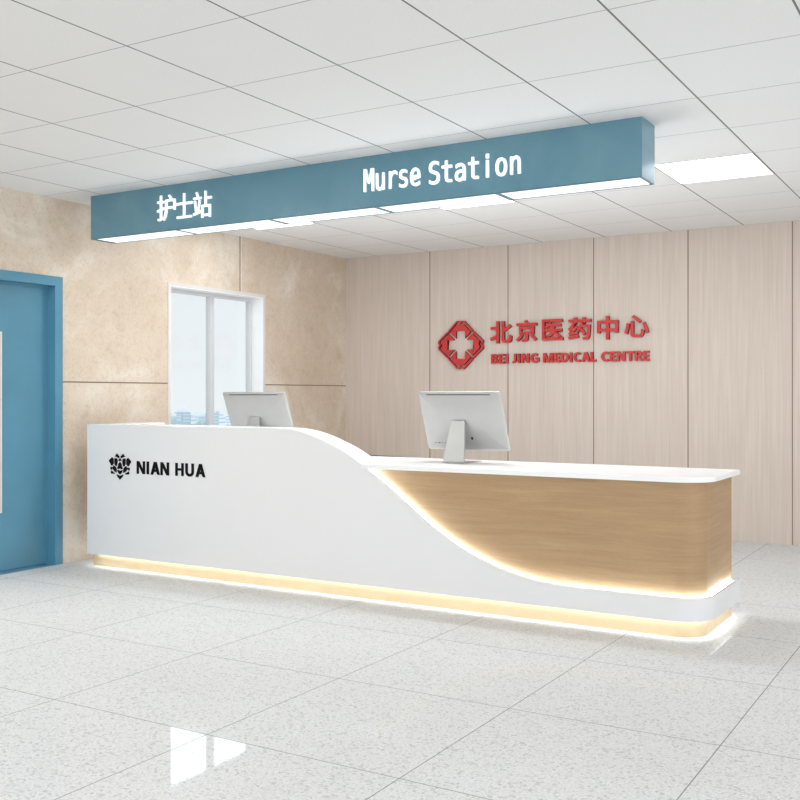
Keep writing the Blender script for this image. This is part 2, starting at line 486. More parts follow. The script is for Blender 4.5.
def mat_ceiling():
    t = NT('ceiling_tiles')
    x, y, z = t.pos()
    p = t.n('ShaderNodeNewGeometry').outputs['Position']
    f = t.noise(p, 140, 3)
    c = t.ramp(f, (.3, (.755, .755, .75)), (.7, (.80, .80, .795)))
    lx = t.line(x, -2.9648, .5854, .0085)
    ly = t.line(y, 2.8445, .6189, .0055)
    c = t.mix(lx, c, S(122, 121, 120))
    c = t.mix(t.math('MULTIPLY', ly, .9), c, S(150, 149, 148))
    return t.bsdf(c, .9, spec=.15)

def mat_stone():
    t = NT('beige_travertine')
    x, y, z = t.pos()
    p = t.n('ShaderNodeNewGeometry').outputs['Position']
    big = t.noise(p, 1.6, 4, .6, .6)
    mid = t.noise(p, 9, 6, .65, .5)
    fine = t.noise(p, 60, 4, .6)
    c = t.ramp(big, (.30, S(203, 186, 167)), (.50, S(211, 195, 177)), (.62, S(220, 209, 195)), (.74, S(224, 218, 208)))
    m = t.ramp(mid, (.30, (.86, .83, .79)), (.46, (.98, .97, .95)), (.62, (1.0, 1.0, 1.0)), (.75, (1.05, 1.07, 1.08)))
    c = t.mix(.8, c, m, 'MULTIPLY')
    c = t.mix(.5, c, t.ramp(fine, (.33, (.80, .72, .64)), (.48, (1, 1, 1)), (.7, (1.04, 1.04, 1.04))), 'MULTIPLY')
    lz = t.math('LESS_THAN', t.math('ABSOLUTE', t.math('SUBTRACT', z, 1.284)), .005)
    lv = t.math('MULTIPLY', t.line(y, 6.783, 2.4, .013), t.math('GREATER_THAN', y, 5.0))
    hl = t.math('MULTIPLY', t.line(y, 6.800, 2.4, .016), t.math('GREATER_THAN', y, 5.0))  # highlight painted along the vertical joint
    c = t.mix(t.math('MULTIPLY', hl, .35), c, S(236, 226, 214))
    c = t.mix(t.math('MAXIMUM', lz, lv), c, S(128, 108, 92))
    return t.bsdf(c, .38, spec=.4)

def mat_wall_wood():
    t = NT('pale_wood_panels')
    x, y, z = t.pos()
    k = t.math('FLOOR', t.math('DIVIDE', t.math('ADD', x, 3.068), .824))
    v = t.vec(t.math('MULTIPLY_ADD', k, 3.7, t.math('MULTIPLY', x, 1.0)), y, t.math('MULTIPLY', z, .03))
    g1 = t.noise(v, 55, 3, .6)
    v2 = t.vec(t.math('MULTIPLY_ADD', k, 5.3, x), y, t.math('MULTIPLY', z, .10))
    g2 = t.noise(v2, 9, 3, .5, .3)
    c = t.ramp(g1, (.28, S(206, 192, 180)), (.5, S(212, 198, 187)), (.72, S(217, 204, 194)))
    c = t.mix(.6, c, t.ramp(g2, (.3, (.93, .92, .91)), (.7, (1.02, 1.02, 1.02))), 'MULTIPLY')
    seam = t.math('MULTIPLY', t.line(x, -3.068, .824, .009), t.math('GREATER_THAN', x, -5.0))
    c = t.mix(seam, c, S(133, 112, 95))
    return t.bsdf(c, .5, spec=.3)

def mat_oak():
    t = NT('desk_oak')
    x, y, z = t.pos()
    s = t.math('ADD', x, y)
    v = t.vec(t.math('MULTIPLY', s, .05), 0.0, z)
    w = t.noise(t.vec(t.math('MULTIPLY', s, .7), 3.0, t.math('MULTIPLY', z, 3.0)), 2.0, 3, .5)
    zz = t.math('MULTIPLY_ADD', w, .05, z)
    g1 = t.noise(t.vec(t.math('MULTIPLY', s, .035), 0.0, zz), 90, 4, .6)
    g2 = t.noise(t.vec(t.math('MULTIPLY', s, .09), 1.0, zz), 22, 3, .55, .4)
    g3 = t.noise(t.vec(t.math('MULTIPLY', s, .12), 2.0, z), 230, 2, .6)
    c = t.ramp(g2, (.28, S(168, 137, 101)), (.5, S(174, 143, 107)), (.72, S(181, 151, 114)))
    c = t.mix(.6, c, t.ramp(g1, (.3, (.86, .83, .80)), (.6, (1.03, 1.03, 1.03))), 'MULTIPLY')
    c = t.mix(.4, c, t.ramp(g3, (.3, (.85, .82, .78)), (.5, (1, 1, 1))), 'MULTIPLY')
    return t.bsdf(c, .42, spec=.35)

def mat_sign():
    t = NT('teal_glossy_panel')
    p = t.n('ShaderNodeNewGeometry').outputs['Position']
    f = t.noise(p, 2.6, 4, .6, .8)
    c = t.ramp(f, (.3, S(94, 139, 157)), (.6, S(104, 147, 163)), (.8, S(114, 153, 167)))
    return t.bsdf(c, .25, spec=.5)

def mat_glass():
    t = NT('window_glass')
    a = t.n('ShaderNodeBsdfTransparent')
    a.inputs[0].default_value = (.96, .98, .985, 1)
    b = t.n('ShaderNodeBsdfGlossy')
    b.inputs['Roughness'].default_value = 0.02
    m = t.n('ShaderNodeMixShader')
    m.inputs[0].default_value = .03
    t.l(a.outputs[0], m.inputs[1]); t.l(b.outputs[0], m.inputs[2])
    t.l(m.outputs[0], t.out.inputs[0])
    return t.m

M = dict(
    floor=mat_floor(), ceiling=mat_ceiling(), stone=mat_stone(), wood=mat_wall_wood(), oak=mat_oak(), sign=mat_sign(), glass=mat_glass(),
    white=plain('white_lacquer', (.775, .775, .78), .28, .008, 2.0, spec=.4),
    top=plain('white_solid_surface', (.90, .90, .90), .22, .008, 2.0, spec=.45),
    black=plain('black_letters', (.006, .006, .007), .6, .05, spec=.1),
    red=plain('red_acrylic', S(200, 52, 50), .35, .05, 30, spec=.4),
    darkred=plain('dark_red_edge', S(128, 26, 28), .4, .05, 30, spec=.4),
    letter=plain('lit_white_letter', (.92, .95, .96), .4, .01, emis=(.93, .98, 1.0), es=.5),
    diffuser=emitter('lit_diffuser', (.98, 1.0, 1.0), 1.35),
    ceillight=emitter('ceiling_light_diffuser', (.94, .98, 1.0), CEILLIGHT),
    plinth=plain('lit_oak_plinth', S(214, 190, 152), .45, .04, 14),  # desk wood paled to paint in the foot light's glow
    ledwarm=emitter('warm_led', (.74, .87, 1.0), 18.0),
    ledfoot=emitter('foot_led', (.82, .91, 1.0), 12.5),
    trimteal=plain('teal_metal_edge', S(78, 118, 134), .35, .03),
    frame=plain('light_metal_trim', (.66, .63, .60), .6, .02),
    sash=plain('backlit_grey_sash', (.62, .625, .63), .35, .01),  # white sash greyed, its backlit shade put into the colour
    alu=plain('white_window_frame', (.86, .86, .865), .35, .01, emis=None),
    door=plain('blue_door_paint', S(84, 137, 159), .32, .06, 3.0, spec=.5),
    dooredge=plain('blue_door_frame', S(82, 138, 163), .35, .04, 3.0, spec=.5),
    vision=plain('beige_glass', S(178, 168, 158), .4, .04, 3.0, spec=.6),
    silver=plain('brushed_aluminium', (.50, .495, .485), .42, .02, 12, metal=.4, spec=.5),
    silverdark=plain('aluminium_stand', (.52, .515, .505), .38, .02, 12, metal=.45, spec=.5),
    dark=plain('black_plastic', (.02, .02, .022), .35, .05),
    screen=plain('black_screen_glass', (.012, .012, .014), .06, .05),
    vent=plain('dark_slot', (.05, .05, .05), .6, .05),
)

# ------------------------------------------------------------------ the setting
def struct(name, bm, mat):
    return tag(obj(name, bm, mat), kind='structure')

def wall_holes(axis_pos, depth, us, vs, holes):
    """slab of a wall across X with rectangular holes (u = y, v = z); the holes get their reveals"""
    bm = bmesh.new()
    cache = {}
    def V(x, u, v):
        k = (round(x, 4), round(u, 4), round(v, 4))
        if k not in cache:
            cache[k] = bm.verts.new(k)
        return cache[k]
    U = sorted(set(us + [h[i] for h in holes for i in (0, 1)]))
    W = sorted(set(vs + [h[i] for h in holes for i in (2, 3)]))
    def solid(i, j):
        if i < 0 or j < 0 or i >= len(U) - 1 or j >= len(W) - 1:
            return False
        u, v = (U[i] + U[i + 1]) / 2, (W[j] + W[j + 1]) / 2
        return not any(h[0] < u < h[1] and h[2] < v < h[3] for h in holes)
    a, b = axis_pos, axis_pos - depth
    for i in range(len(U) - 1):
        for j in range(len(W) - 1):
            if not solid(i, j):
                continue
            u0, u1, v0, v1 = U[i], U[i + 1], W[j], W[j + 1]
            bm.faces.new((V(a, u0, v0), V(a, u1, v0), V(a, u1, v1), V(a, u0, v1)))
            bm.faces.new((V(b, u0, v0), V(b, u0, v1), V(b, u1, v1), V(b, u1, v0)))
            if not solid(i - 1, j): bm.faces.new((V(a, u0, v0), V(a, u0, v1), V(b, u0, v1), V(b, u0, v0)))
            if not solid(i + 1, j): bm.faces.new((V(a, u1, v0), V(b, u1, v0), V(b, u1, v1), V(a, u1, v1)))
            if not solid(i, j - 1): bm.faces.new((V(a, u0, v0), V(b, u0, v0), V(b, u1, v0), V(a, u1, v0)))
            if not solid(i, j + 1): bm.faces.new((V(a, u0, v1), V(a, u1, v1), V(b, u1, v1), V(b, u0, v1)))
    return bm

struct('floor', box(XL - .2, XR, YN, YB + .2, -.10, 0), M['floor'])
struct('ceiling', box(XL - .2, XR, YN, YB + .2, CEIL, CEIL + .10), M['ceiling'])
struct('wall_back', box(XL, XR, YB, YB + .2, 0, CEIL), M['wood'])
WY0, WY1, WZ0, WZ1 = 5.925, 7.10, .62, 2.066
DY0, DY1, DZ1 = 3.75, 4.845, 2.016
struct('wall_left', wall_holes(XL, .2, [YN, YB], [0, CEIL], [(WY0, WY1, WZ0, WZ1), (DY0, DY1, 0, DZ1)]), M['stone'])

# window: trim, fixed frame, two sashes with their panes
win = struct('window_1', box(XL - .20, XL - .135, WY0, WY1, WZ0, WZ0 + .03), M['alu'])
def rect_frame(x0, x1, y0, y1, z0, z1, w, bm=None):
    bm = bm or bmesh.new()
    add_box(bm, x0, x1, y0, y0 + w, z0, z1)
    add_box(bm, x0, x1, y1 - w, y1, z0, z1)
    add_box(bm, x0, x1, y0 + w, y1 - w, z1 - w, z1)
    add_box(bm, x0, x1, y0 + w, y1 - w, z0, z0 + w)
    return bm
obj('window_trim', rect_frame(XL, XL + .006, WY0 - .026, WY1 + .026, WZ0 - .026, WZ1 + .026, .026), M['frame'], win)
def reveal():
    bm = bmesh.new()
    t = .006
    add_box(bm, XL - .135, XL + .004, WY0, WY0 + t, WZ0, WZ1)
    add_box(bm, XL - .135, XL + .004, WY1 - t, WY1, WZ0, WZ1)
    add_box(bm, XL - .135, XL + .004, WY0 + t, WY1 - t, WZ1 - t, WZ1)
    add_box(bm, XL - .135, XL + .004, WY0 + t, WY1 - t, WZ0, WZ0 + t)
    return bm
obj('window_reveal', reveal(), M['alu'], win)
ymid = 6.56
for y0, y1 in ((WY0 + .006, ymid), (ymid, WY1 - .006)):
    s = obj('window_sash', rect_frame(XL - .17, XL - .12, y0, y1, WZ0 + .03, WZ1 - .006, .028), M['sash'], win, bevel=.003)
    obj('window_pane', box(XL - .150, XL - .144, y0 + .028, y1 - .028, WZ0 + .058, WZ1 - .034), M['glass'], s)

# door: frame, leaf with a vision panel
dr = struct('door_1', rect_frame(XL - .20, XL + .008, DY0 - .002, DY1 + .006, -.065, DZ1 + .006, .066), M['dooredge'])
leaf = obj('door_leaf', box(XL - .125, XL - .08, DY0 + .064, DY1 - .06, .006, DZ1 - .06), M['door'], dr)
obj('door_stop', rect_frame(XL - .095, XL - .070, DY0 + .062, DY1 - .058, -.03, DZ1 - .058, .012), M['dooredge'], dr)
obj('vision_panel', box(XL - .09, XL - .077, 4.12, 4.40, .41, 1.605), M['vision'], leaf)
obj('vision_panel_frame', rect_frame(XL - .088, XL - .074, 4.108, 4.412, .398, 1.617, .013), M['frame'], leaf)

# ------------------------------------------------------------------ city far below, beyond the window
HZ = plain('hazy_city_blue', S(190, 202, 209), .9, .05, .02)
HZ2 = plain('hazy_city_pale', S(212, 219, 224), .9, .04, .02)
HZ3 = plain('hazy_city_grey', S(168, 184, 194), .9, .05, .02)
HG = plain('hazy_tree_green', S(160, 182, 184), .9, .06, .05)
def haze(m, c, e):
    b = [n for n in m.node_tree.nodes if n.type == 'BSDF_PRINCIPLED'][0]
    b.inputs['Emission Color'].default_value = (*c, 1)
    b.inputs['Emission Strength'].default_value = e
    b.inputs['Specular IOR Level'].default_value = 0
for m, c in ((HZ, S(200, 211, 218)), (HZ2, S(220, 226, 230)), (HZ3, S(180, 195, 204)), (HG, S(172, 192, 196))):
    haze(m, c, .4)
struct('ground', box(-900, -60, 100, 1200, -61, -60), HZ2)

def tower(x, y, w, top, mat, label, style):
    t = thing('distant_building', (x, y, -60), label, 'building', 'hazy city buildings beyond the window')
    obj('building_body', box(x - w / 2, x + w / 2, y - w / 2, y + w / 2, -60, top), mat, t)
    bm = bmesh.new()
    for k in range(5):                                        # window bands on the two sides that face the room
        z = top - 1.3 - (1.7 + .23 * (int(y) % 5)) * k
        add_box(bm, x + w / 2, x + w / 2 + .12, y - w * .42, y + w * .42, z - .32, z + .32)
        add_box(bm, x - w * .42, x + w * .42, y - w / 2 - .12, y - w / 2, z - .32, z + .32)
    obj('window_band', bm, HZ3 if mat is not HZ3 else HZ, t)
    bm = bmesh.new()
    if style == 0:
        add_box(bm, x - w * .25, x + w * .25, y - w * .25, y + w * .25, top, top + 1.5)
    elif style == 1:
        add_box(bm, x - w * .36, x + w * .36, y - w * .36, y + w * .36, top, top + 1.3)
        add_box(bm, x - w * .14, x + w * .14, y - w * .14, y + w * .14, top + 1.3, top + 3.0)
    else:
        add_prism(bm, [(y - w / 2, top), (y + w / 2, top), (y, top + w * .35)], x - w / 2, x + w / 2, 'x')
    obj('roof_block', bm, HZ2 if mat is not HZ2 else HZ, t)

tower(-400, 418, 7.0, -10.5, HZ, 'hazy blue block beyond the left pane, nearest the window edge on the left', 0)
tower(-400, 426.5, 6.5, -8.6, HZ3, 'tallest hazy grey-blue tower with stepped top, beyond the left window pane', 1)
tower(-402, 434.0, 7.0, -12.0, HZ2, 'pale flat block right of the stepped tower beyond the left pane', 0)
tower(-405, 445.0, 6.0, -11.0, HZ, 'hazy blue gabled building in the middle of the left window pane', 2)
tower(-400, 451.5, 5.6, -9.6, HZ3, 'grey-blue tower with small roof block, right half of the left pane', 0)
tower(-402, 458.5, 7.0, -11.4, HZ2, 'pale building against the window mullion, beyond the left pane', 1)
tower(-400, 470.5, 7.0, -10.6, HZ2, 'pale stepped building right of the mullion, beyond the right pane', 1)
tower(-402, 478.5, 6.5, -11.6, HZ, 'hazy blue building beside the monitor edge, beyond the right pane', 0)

def tree(x, y, r, top, label):
    import random
    rnd = random.Random(int(y * 10))
    t = thing('distant_tree', (x, y, -60), label, 'tree', 'hazy trees beyond the window')
    bm = bmesh.new()
    for k in range(9):
        a = rnd.uniform(0, 2 * PI); q = rnd.uniform(.1, .6) * r
        bmesh.ops.create_icosphere(bm, subdivisions=2, radius=r * rnd.uniform(.45, .7),
                                   matrix=Matrix.Translation((x + q * math.cos(a), y + q * math.sin(a), top - r + rnd.uniform(-.4, .45) * r)))
    obj('tree_crown', bm, HG, t, smooth=60)
    bm = bmesh.new()
    bmesh.ops.create_cone(bm, cap_ends=True, segments=10, radius1=.9, radius2=.5, depth=60 + top - r, matrix=Matrix.Translation((x, y, (-60 + top - r) / 2)))
    obj('tree_trunk', bm, HZ3, t)
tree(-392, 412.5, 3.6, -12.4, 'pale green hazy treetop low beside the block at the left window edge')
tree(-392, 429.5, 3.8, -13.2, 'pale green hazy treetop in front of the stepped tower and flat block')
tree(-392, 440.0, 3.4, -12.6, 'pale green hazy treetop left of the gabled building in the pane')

# ------------------------------------------------------------------ reception desk
desk = thing('reception_desk', (-3.3, 5.25, 0), 'long white and oak reception desk with swooping front panel and glowing edge', 'reception desk')
XLEFT, XRIGHT, RAD = -5.472, -1.205, .18
CURVE = [(-5.472, .987), (-4.6, .987), (-3.92, .987), (-3.77, .9855), (-3.635, .970), (-3.487, .928), (-3.321, .862), (-3.194, .790),
         (-3.064, .706), (-2.897, .587), (-2.735, .469), (-2.56, .365), (-2.394, .291), (-2.246, .244), (-2.10, .215), (-1.95, .2025), (-1.75, .200), (-1.3, .200)]
def edge_z(x):
    if x <= CURVE[0][0]: return CURVE[0][1]
    if x >= CURVE[-1][0]: return CURVE[-1][1]
    for i in range(len(CURVE) - 1):
        if CURVE[i][0] <= x <= CURVE[i + 1][0]:
            break
    def slope(k):
        a, b = max(k - 1, 0), min(k + 1, len(CURVE) - 1)
        return (CURVE[b][1] - CURVE[a][1]) / (CURVE[b][0] - CURVE[a][0])
    (x0, z0), (x1, z1) = CURVE[i], CURVE[i + 1]
    m0, m1 = slope(i), slope(i + 1)
    if z0 == z1: m0 = m1 = 0
    h = x1 - x0; t = (x - x0) / h
    return (2*t**3-3*t*t+1)*z0 + (t**3-2*t*t+t)*h*m0 + (-2*t**3+3*t*t)*z1 + (t**3-t*t)*h*m1

def desk_path(xs, y_end):
    """samples of the desk front: (x, y, outward normal, top edge)"""
    P = [(x, DF, 0.0, -1.0, edge_z(x)) for x in xs]
    cx, cy = XRIGHT - RAD, DF + RAD
    for i in range(1, 17):
        a = -PI / 2 + PI / 2 * i / 16
        P.append((cx + RAD * math.cos(a), cy + RAD * math.sin(a), math.cos(a), math.sin(a), .200))
    for y in (5.2, 5.35, y_end):
        P.append((XRIGHT, y, 1.0, 0.0, .200))
    return P

def ribbon(P, o0, o1, zlo, zhi):
    """solid strip along the path between inward offsets o0 and o1; zlo and zhi are functions of the sample"""
    bm = bmesh.new()
    rings = []
    for p in P:
        x, y, nx, ny, z = p
        a = (x - nx * o0, y - ny * o0); b = (x - nx * o1, y - ny * o1)
        l, h = zlo(p), zhi(p)
        rings.append([bm.verts.new(q) for q in ((*a, l), (*a, h), (*b, h), (*b, l))])
    for r, s in zip(rings, rings[1:]):
        for k in range(4):
            bm.faces.new((r[k], r[(k + 1) % 4], s[(k + 1) % 4], s[k]))
    bm.faces.new(rings[0]); bm.faces.new(rings[-1][::-1])
    return bm

xs = [XLEFT, -5.0, -4.5, -4.1] + [-3.95 + .025 * i for i in range(0, 103)]
ZB = .086
obj('front_panel', ribbon(desk_path(xs, DB), 0, .018, lambda p: ZB, lambda p: p[4]), M['white'], desk, smooth=35)
# the raised counter: same swoop, carried back to its full width
lx = [XLEFT, -5.0, -4.5, -4.1] + [-3.95 + .025 * i for i in range(0, 31)] + [-3.192]
bm = bmesh.new()
pts = [(x, edge_z(x)) for x in lx] + [(-3.192, .7893), (XLEFT, .7893)]
add_prism(bm, pts, DF + .0181, 5.08, 'y')
obj('raised_counter', bm, M['top'], desk, smooth=35)
bm = box(XLEFT, XLEFT + .07, 5.08, DB, ZB, .987)
add_box(bm, XLEFT, XLEFT + .07, DF + .0181, 5.08, ZB, .7892)
obj('side_panel', bm, M['white'], desk)
def plan(x0, x1, y0, y1, r):
    return [(x0, y0)] + arc(x1 - r, y0 + r, r, -PI / 2, 0, 16) + [(x1, y1), (x0, y1)]
obj('wood_body', prism(plan(-5.40, -1.249, 4.930, DB, .136), .10, .7635), M['oak'], desk, smooth=35)
obj('plinth', prism(plan(-5.458, -1.249, 4.930, DB, .136), 0, .0965), M['plinth'], desk, smooth=35)
obj('countertop', prism(plan(-3.19, XRIGHT, DF - .001, DB + .006, RAD), .764, .789), M['top'], desk, smooth=35, bevel=.003)
obj('worktop', prism([(-5.40, DF + .03), (-3.191, DF + .03), (-3.191, DB + .006), (-3.96, DB + .006), (-3.96, 5.74), (-5.40, 5.74)], .764, .789), M['top'], desk)
warm = obj('edge_light', ribbon(desk_path([-3.15 + .025 * i for i in range(0, 71)], DB - .01), .0185, .0445,
    lambda p: p[4] - .016, lambda p: p[4] - .010), M['ledwarm'], desk)
obj('foot_light', ribbon(desk_path([XLEFT + .02, -4.5, -3.5, -2.5, -1.5], DB - .01), .0185, .0445, lambda p: .107, lambda p: .113), M['ledfoot'], desk)
obj('foot_light', box(XLEFT + .003, -5.459, 4.95, DB - .02, .076, .0855), M['ledfoot'], desk)

# ------------------------------------------------------------------ characters
def block_letter(ch, t):
    """bold upright capital, 700 high, with stroke t"""
    H = 700
    def bow(x0, y0, x1, y1, n=8):                             # half ellipse bulging right, from (x0, y0) up to (x0, y1)
        r = (y1 - y0) / 2
        e = min(r, x1 - x0)
        return [(x1 - e + e * math.cos(a), (y0 + y1) / 2 + r * math.sin(a)) for a in [-PI / 2 + PI * k / n for k in range(n + 1)]]
    if ch == 'I': return t + 90, [[(0, 0), (t, 0), (t, H), (0, H)]]
    if ch == 'L': return 440, [[(0, 0), (400, 0), (400, t * .9), (t, t * .9), (t, H), (0, H)]]
    if ch == 'E':
        s = t * .85; m = H / 2
        return 480, [[(0, 0), (410, 0), (410, s), (t, s), (t, m - s / 2), (380, m - s / 2), (380, m + s / 2), (t, m + s / 2), (t, H - s), (405, H - s), (405, H), (0, H)]]
    if ch == 'T':
        return 530, [[(250 - t / 2, 0), (250 + t / 2, 0), (250 + t / 2, H - t * .88), (500, H - t * .88), (500, H), (0, H), (0, H - t * .88), (250 - t / 2, H - t * .88)]]
    if ch == 'H':
        s = t * .88; W = 530
        return W + 90, [[(0, 0), (t, 0), (t, 350 - s / 2), (W - t, 350 - s / 2), (W - t, 0), (W, 0), (W, H), (W - t, H), (W - t, 350 + s / 2), (t, 350 + s / 2), (t, H), (0, H)]]
    if ch == 'N':
        W = 550; q = t * .95
        return W + 90, [[(0, 0), (q, 0), (q, 430), (W - q * 1.15, 0), (W, 0), (W, H), (W - q, H), (W - q, 270), (q * 1.15, H), (0, H)]]
    if ch == 'M':
        W = 720; q = t * .95
        return W + 90, [[(0, 0), (q, 0), (q, 420), (W / 2 - q * .45, 0), (W / 2 + q * .45, 0), (W - q, 420), (W - q, 0), (W, 0), (W, H), (W - q * 1.3, H), (W / 2, 250), (q * 1.3, H), (0, H)]]
    if ch == 'A':
        W = 600; q = t * 1.05; k = W / 2 / H; s = t * .8
        return W + 20, [[(0, 0), (q, 0), (q + 150 * k, 150), (W - q - 150 * k, 150), (W - q, 0), (W, 0), (W / 2 + q * .55, H), (W / 2 - q * .55, H)],
                        [(q + (150 + s) * k, 150 + s), (W - q - (150 + s) * k, 150 + s), (W / 2, H - q * 1.05)]]
    if ch == 'U':
        W = 530; R = W / 2
        o = [(R - R * math.cos(PI * k / 12), 240 - 250 * math.sin(PI * k / 12)) for k in range(13)]
        i = [(R + (R - t) * math.cos(PI * k / 12), 240 - (250 - t) * math.sin(PI * k / 12)) for k in range(13)]
        return W + 90, [[(0, H)] + o + [(W, H), (W - t, H)] + i + [(t, H)]]
    if ch == 'J':
        W = 360
        o = [(W * .42 - W * .58 * math.cos(a) * 1.0, 200 - 210 * math.sin(a)) for a in [PI * .30 + PI * .70 * k / 10 for k in range(11)]]
        i = [(W * .42 + (W * .58 - t) * math.cos(a), 200 - (210 - t) * math.sin(a)) for a in [PI * .66 * k / 10 for k in range(11)]]
        return W + 100, [o + [(W, H), (W - t, H)] + i]
    if ch == 'D':
        W = 570
        return W + 60, [[(0, 0)] + bow(0, 0, W, H, 14) + [(0, H)], [(t, t * .85)] + bow(t, t * .85, W - t, H - t * .85, 14) + [(t, H - t * .85)]]
    if ch in 'BR':
        s = t * .82; m = 330
        if ch == 'B':
            out = [(0, 0)] + bow(0, 0, 490, 375) + bow(0, 375, 460, H) + [(0, H)]
            return 540, [out, [(t, s)] + bow(t, s, 490 - t, 375 - s * .4) + [(t, 375 - s * .4)], [(t, 375 + s * .5)] + bow(t, 375 + s * .5, 460 - t, H - s) + [(t, H - s)]]
        out = [(0, 0), (t, 0), (t, 270), (210, 270), (360, 0), (530, 0), (350, 300)] + bow(0, 290, 480, H)[2:] + [(0, H)]
        return 550, [out, [(t, 290 + s * .8)] + bow(t, 290 + s * .8, 480 - t, H - s) + [(t, H - s)]]
    if ch in 'CG':
        cx, cy, rx, ry = 330, 350, 330, 362
        a0, a1 = (.27 * PI, 1.73 * PI) if ch == 'C' else (.27 * PI, 1.86 * PI)
        o = [(cx + rx * math.cos(a0 + (a1 - a0) * k / 22), cy + ry * math.sin(a0 + (a1 - a0) * k / 22)) for k in range(23)]
        i = [(cx + (rx - t) * math.cos(a1 + (a0 - a1) * k / 22), cy + (ry - t * .9) * math.sin(a1 + (a0 - a1) * k / 22)) for k in range(23)]
        if ch == 'C':
            return 580, [o + i]
        return 680, [o[:-2] + [(620, 90), (620, 390), (350, 390), (350, 390 - t * .8), (620 - t, 390 - t * .8), (620 - t, 150)] + i[4:]]

def glyph_mesh(font, ch, off):
    adv, loops = GLYPHS[font][ch] if font in GLYPHS else block_letter(ch, font)
    if font == 'mono' and ch == 'i':                          # a plain upright with its dot
        loops = [[(180, 0), (248, 0), (248, 385), (180, 385)], [(178, 440), (250, 440), (250, 528), (178, 528)]]
    cu = bpy.data.curves.new('glyph', 'CURVE')
    cu.dimensions = '2D'
    cu.fill_mode = 'BOTH'
    cu.extrude = 0.05
    cu.offset = off
    for L in loops:
        L = [p for i, p in enumerate(L) if p != L[i - 1]]
        s = cu.splines.new('POLY')
        s.points.add(len(L) - 1)
        for q, (a, b) in zip(s.points, L):
            q.co = (a / 1000, b / 1000, 0, 1)
        s.use_cyclic_u = True
    o = bpy.data.objects.new('glyph', cu)
    COL.objects.link(o)
    dg = bpy.context.evaluated_depsgraph_get()
    dg.update()
    me = bpy.data.meshes.new_from_object(o.evaluated_get(dg))
    bpy.data.objects.remove(o)
    bpy.data.curves.remove(cu)
    return me, adv / 1000

def write(text, font, off, bbox, y_back, depth, mat, parent, name='letter', side=None, track=0.0):
    """stand-off characters on a surface facing -Y, the line fitted to bbox = x0, x1, z0, z1"""
    pen, items = 0.0, []
    for ch in text:
        if ch == ' ':
            pen += .25; continue
        me, adv = glyph_mesh(font, ch, off)
        items.append((me, pen)); pen += adv + track
    X = [v.co.x + p for me, p in items for v in me.vertices]
    Y = [v.co.y for me, p in items for v in me.vertices]
    ax, bx, ay, by = min(X), max(X), min(Y), max(Y)
    x0, x1, z0, z1 = bbox
    for me, p in items:
        zs = [v.co.z for v in me.vertices]
        lo, hi = min(zs), max(zs)
        for v in me.vertices:
            x, y, z = v.co
            v.co = (x0 + (x + p - ax) / (bx - ax) * (x1 - x0), y_back - (z - lo) / (hi - lo) * depth, z0 + (y - ay) / (by - ay) * (z1 - z0))
        me.update()
        o = link(name, me, mat, parent)
        if side:
            me.materials.append(side)
            for f in me.polygons:
                f.material_index = 0 if f.normal.y < -.7 else 1

# marks on the desk front
write('NIAN', 150, 0, (-4.992, -4.698, .661, .7465), DF - .0005, .004, M['black'], desk, track=.02)
write('HUA', 150, 0, (-4.642, -4.383, .661, .7465), DF - .0005, .004, M['black'], desk, track=.02)
half = [[(-68, 82), (-45, 115), (-15, 145), (-30, 182), (-80, 155), (-112, 145), (-88, 115)],
        [(-118, 190), (-66, 205), (-55, 260), (-72, 350), (-92, 368), (-118, 320), (-124, 250)],
        [(-180, 178), (-148, 212), (-146, 310), (-178, 358), (-204, 342), (-218, 300), (-244, 272), (-236, 235)],
        [(-138, 362), (-92, 402), (-76, 450), (-78, 512), (-118, 490), (-164, 430)],
        [(-213, 398), (-170, 392), (-192, 428), (-188, 455), (-213, 450)],
        [(-194, 478), (-168, 498), (-112, 540), (-130, 548), (-194, 546), (-204, 520)]]
mid = [[(0, 183), (35, 235), (20, 248), (-20, 248), (-35, 235)],
       [(0, 275), (32, 320), (36, 370), (60, 410), (42, 432), (0, 418), (-42, 432), (-60, 410), (-36, 370), (-32, 320)],
       [(-55, 462), (-28, 458), (0, 480), (28, 458), (55, 462), (32, 520), (0, 550), (-32, 520)],
       [(-70, 560), (-25, 575), (0, 595), (25, 575), (70, 560), (48, 620), (23, 640), (0, 675), (-23, 640), (-48, 620)]]
bm = bmesh.new()
for poly in half + [[(-a, b) for a, b in p] for p in half] + mid:
    ca = sum(p[0] for p in poly) / len(poly); cb = sum(p[1] for p in poly) / len(poly)
    poly = [(ca + (a - ca) * 1.09, cb + (b - cb) * 1.09) for a, b in poly]
    add_prism(bm, [(-5.150 + a * .000425, .791 - (b - 82) * .000298) for a, b in poly], DF - .0045, DF - .0005, 'y')
obj('flower_emblem', bm, M['black'], desk)

# ------------------------------------------------------------------ lightbox sign under the ceiling
SX0, SX1, SY0, SY1, SZ = -5.425, -1.524, 4.875, 5.085, 2.276
sign = thing('overhead_sign', (-3.475, 4.98, SZ), 'long teal lightbox sign with white lettering fixed under the ceiling above the desk', 'sign')
obj('sign_box', box(SX0, SX1, SY0, SY1, SZ, CEIL - .0005), M['sign'], sign)
bm = bmesh.new()
w = .010
add_box(bm, SX0, SX1, SY0, SY0 + w, SZ - .006, SZ)
add_box(bm, SX0, SX1, SY1 - w, SY1, SZ - .006, SZ)
add_box(bm, SX0, SX0 + w, SY0 + w, SY1 - w, SZ - .006, SZ)
add_box(bm, SX1 - w, SX1, SY0 + w, SY1 - w, SZ - .006, SZ)
js = [-5.40, -4.632, -3.863, -3.088, -2.318, -1.533]
for j in js[1:-1]:
    add_box(bm, j - .014, j + .014, SY0 + w, SY1 - w, SZ - .006, SZ)
obj('bottom_trim', bm, M['trimteal'], sign)
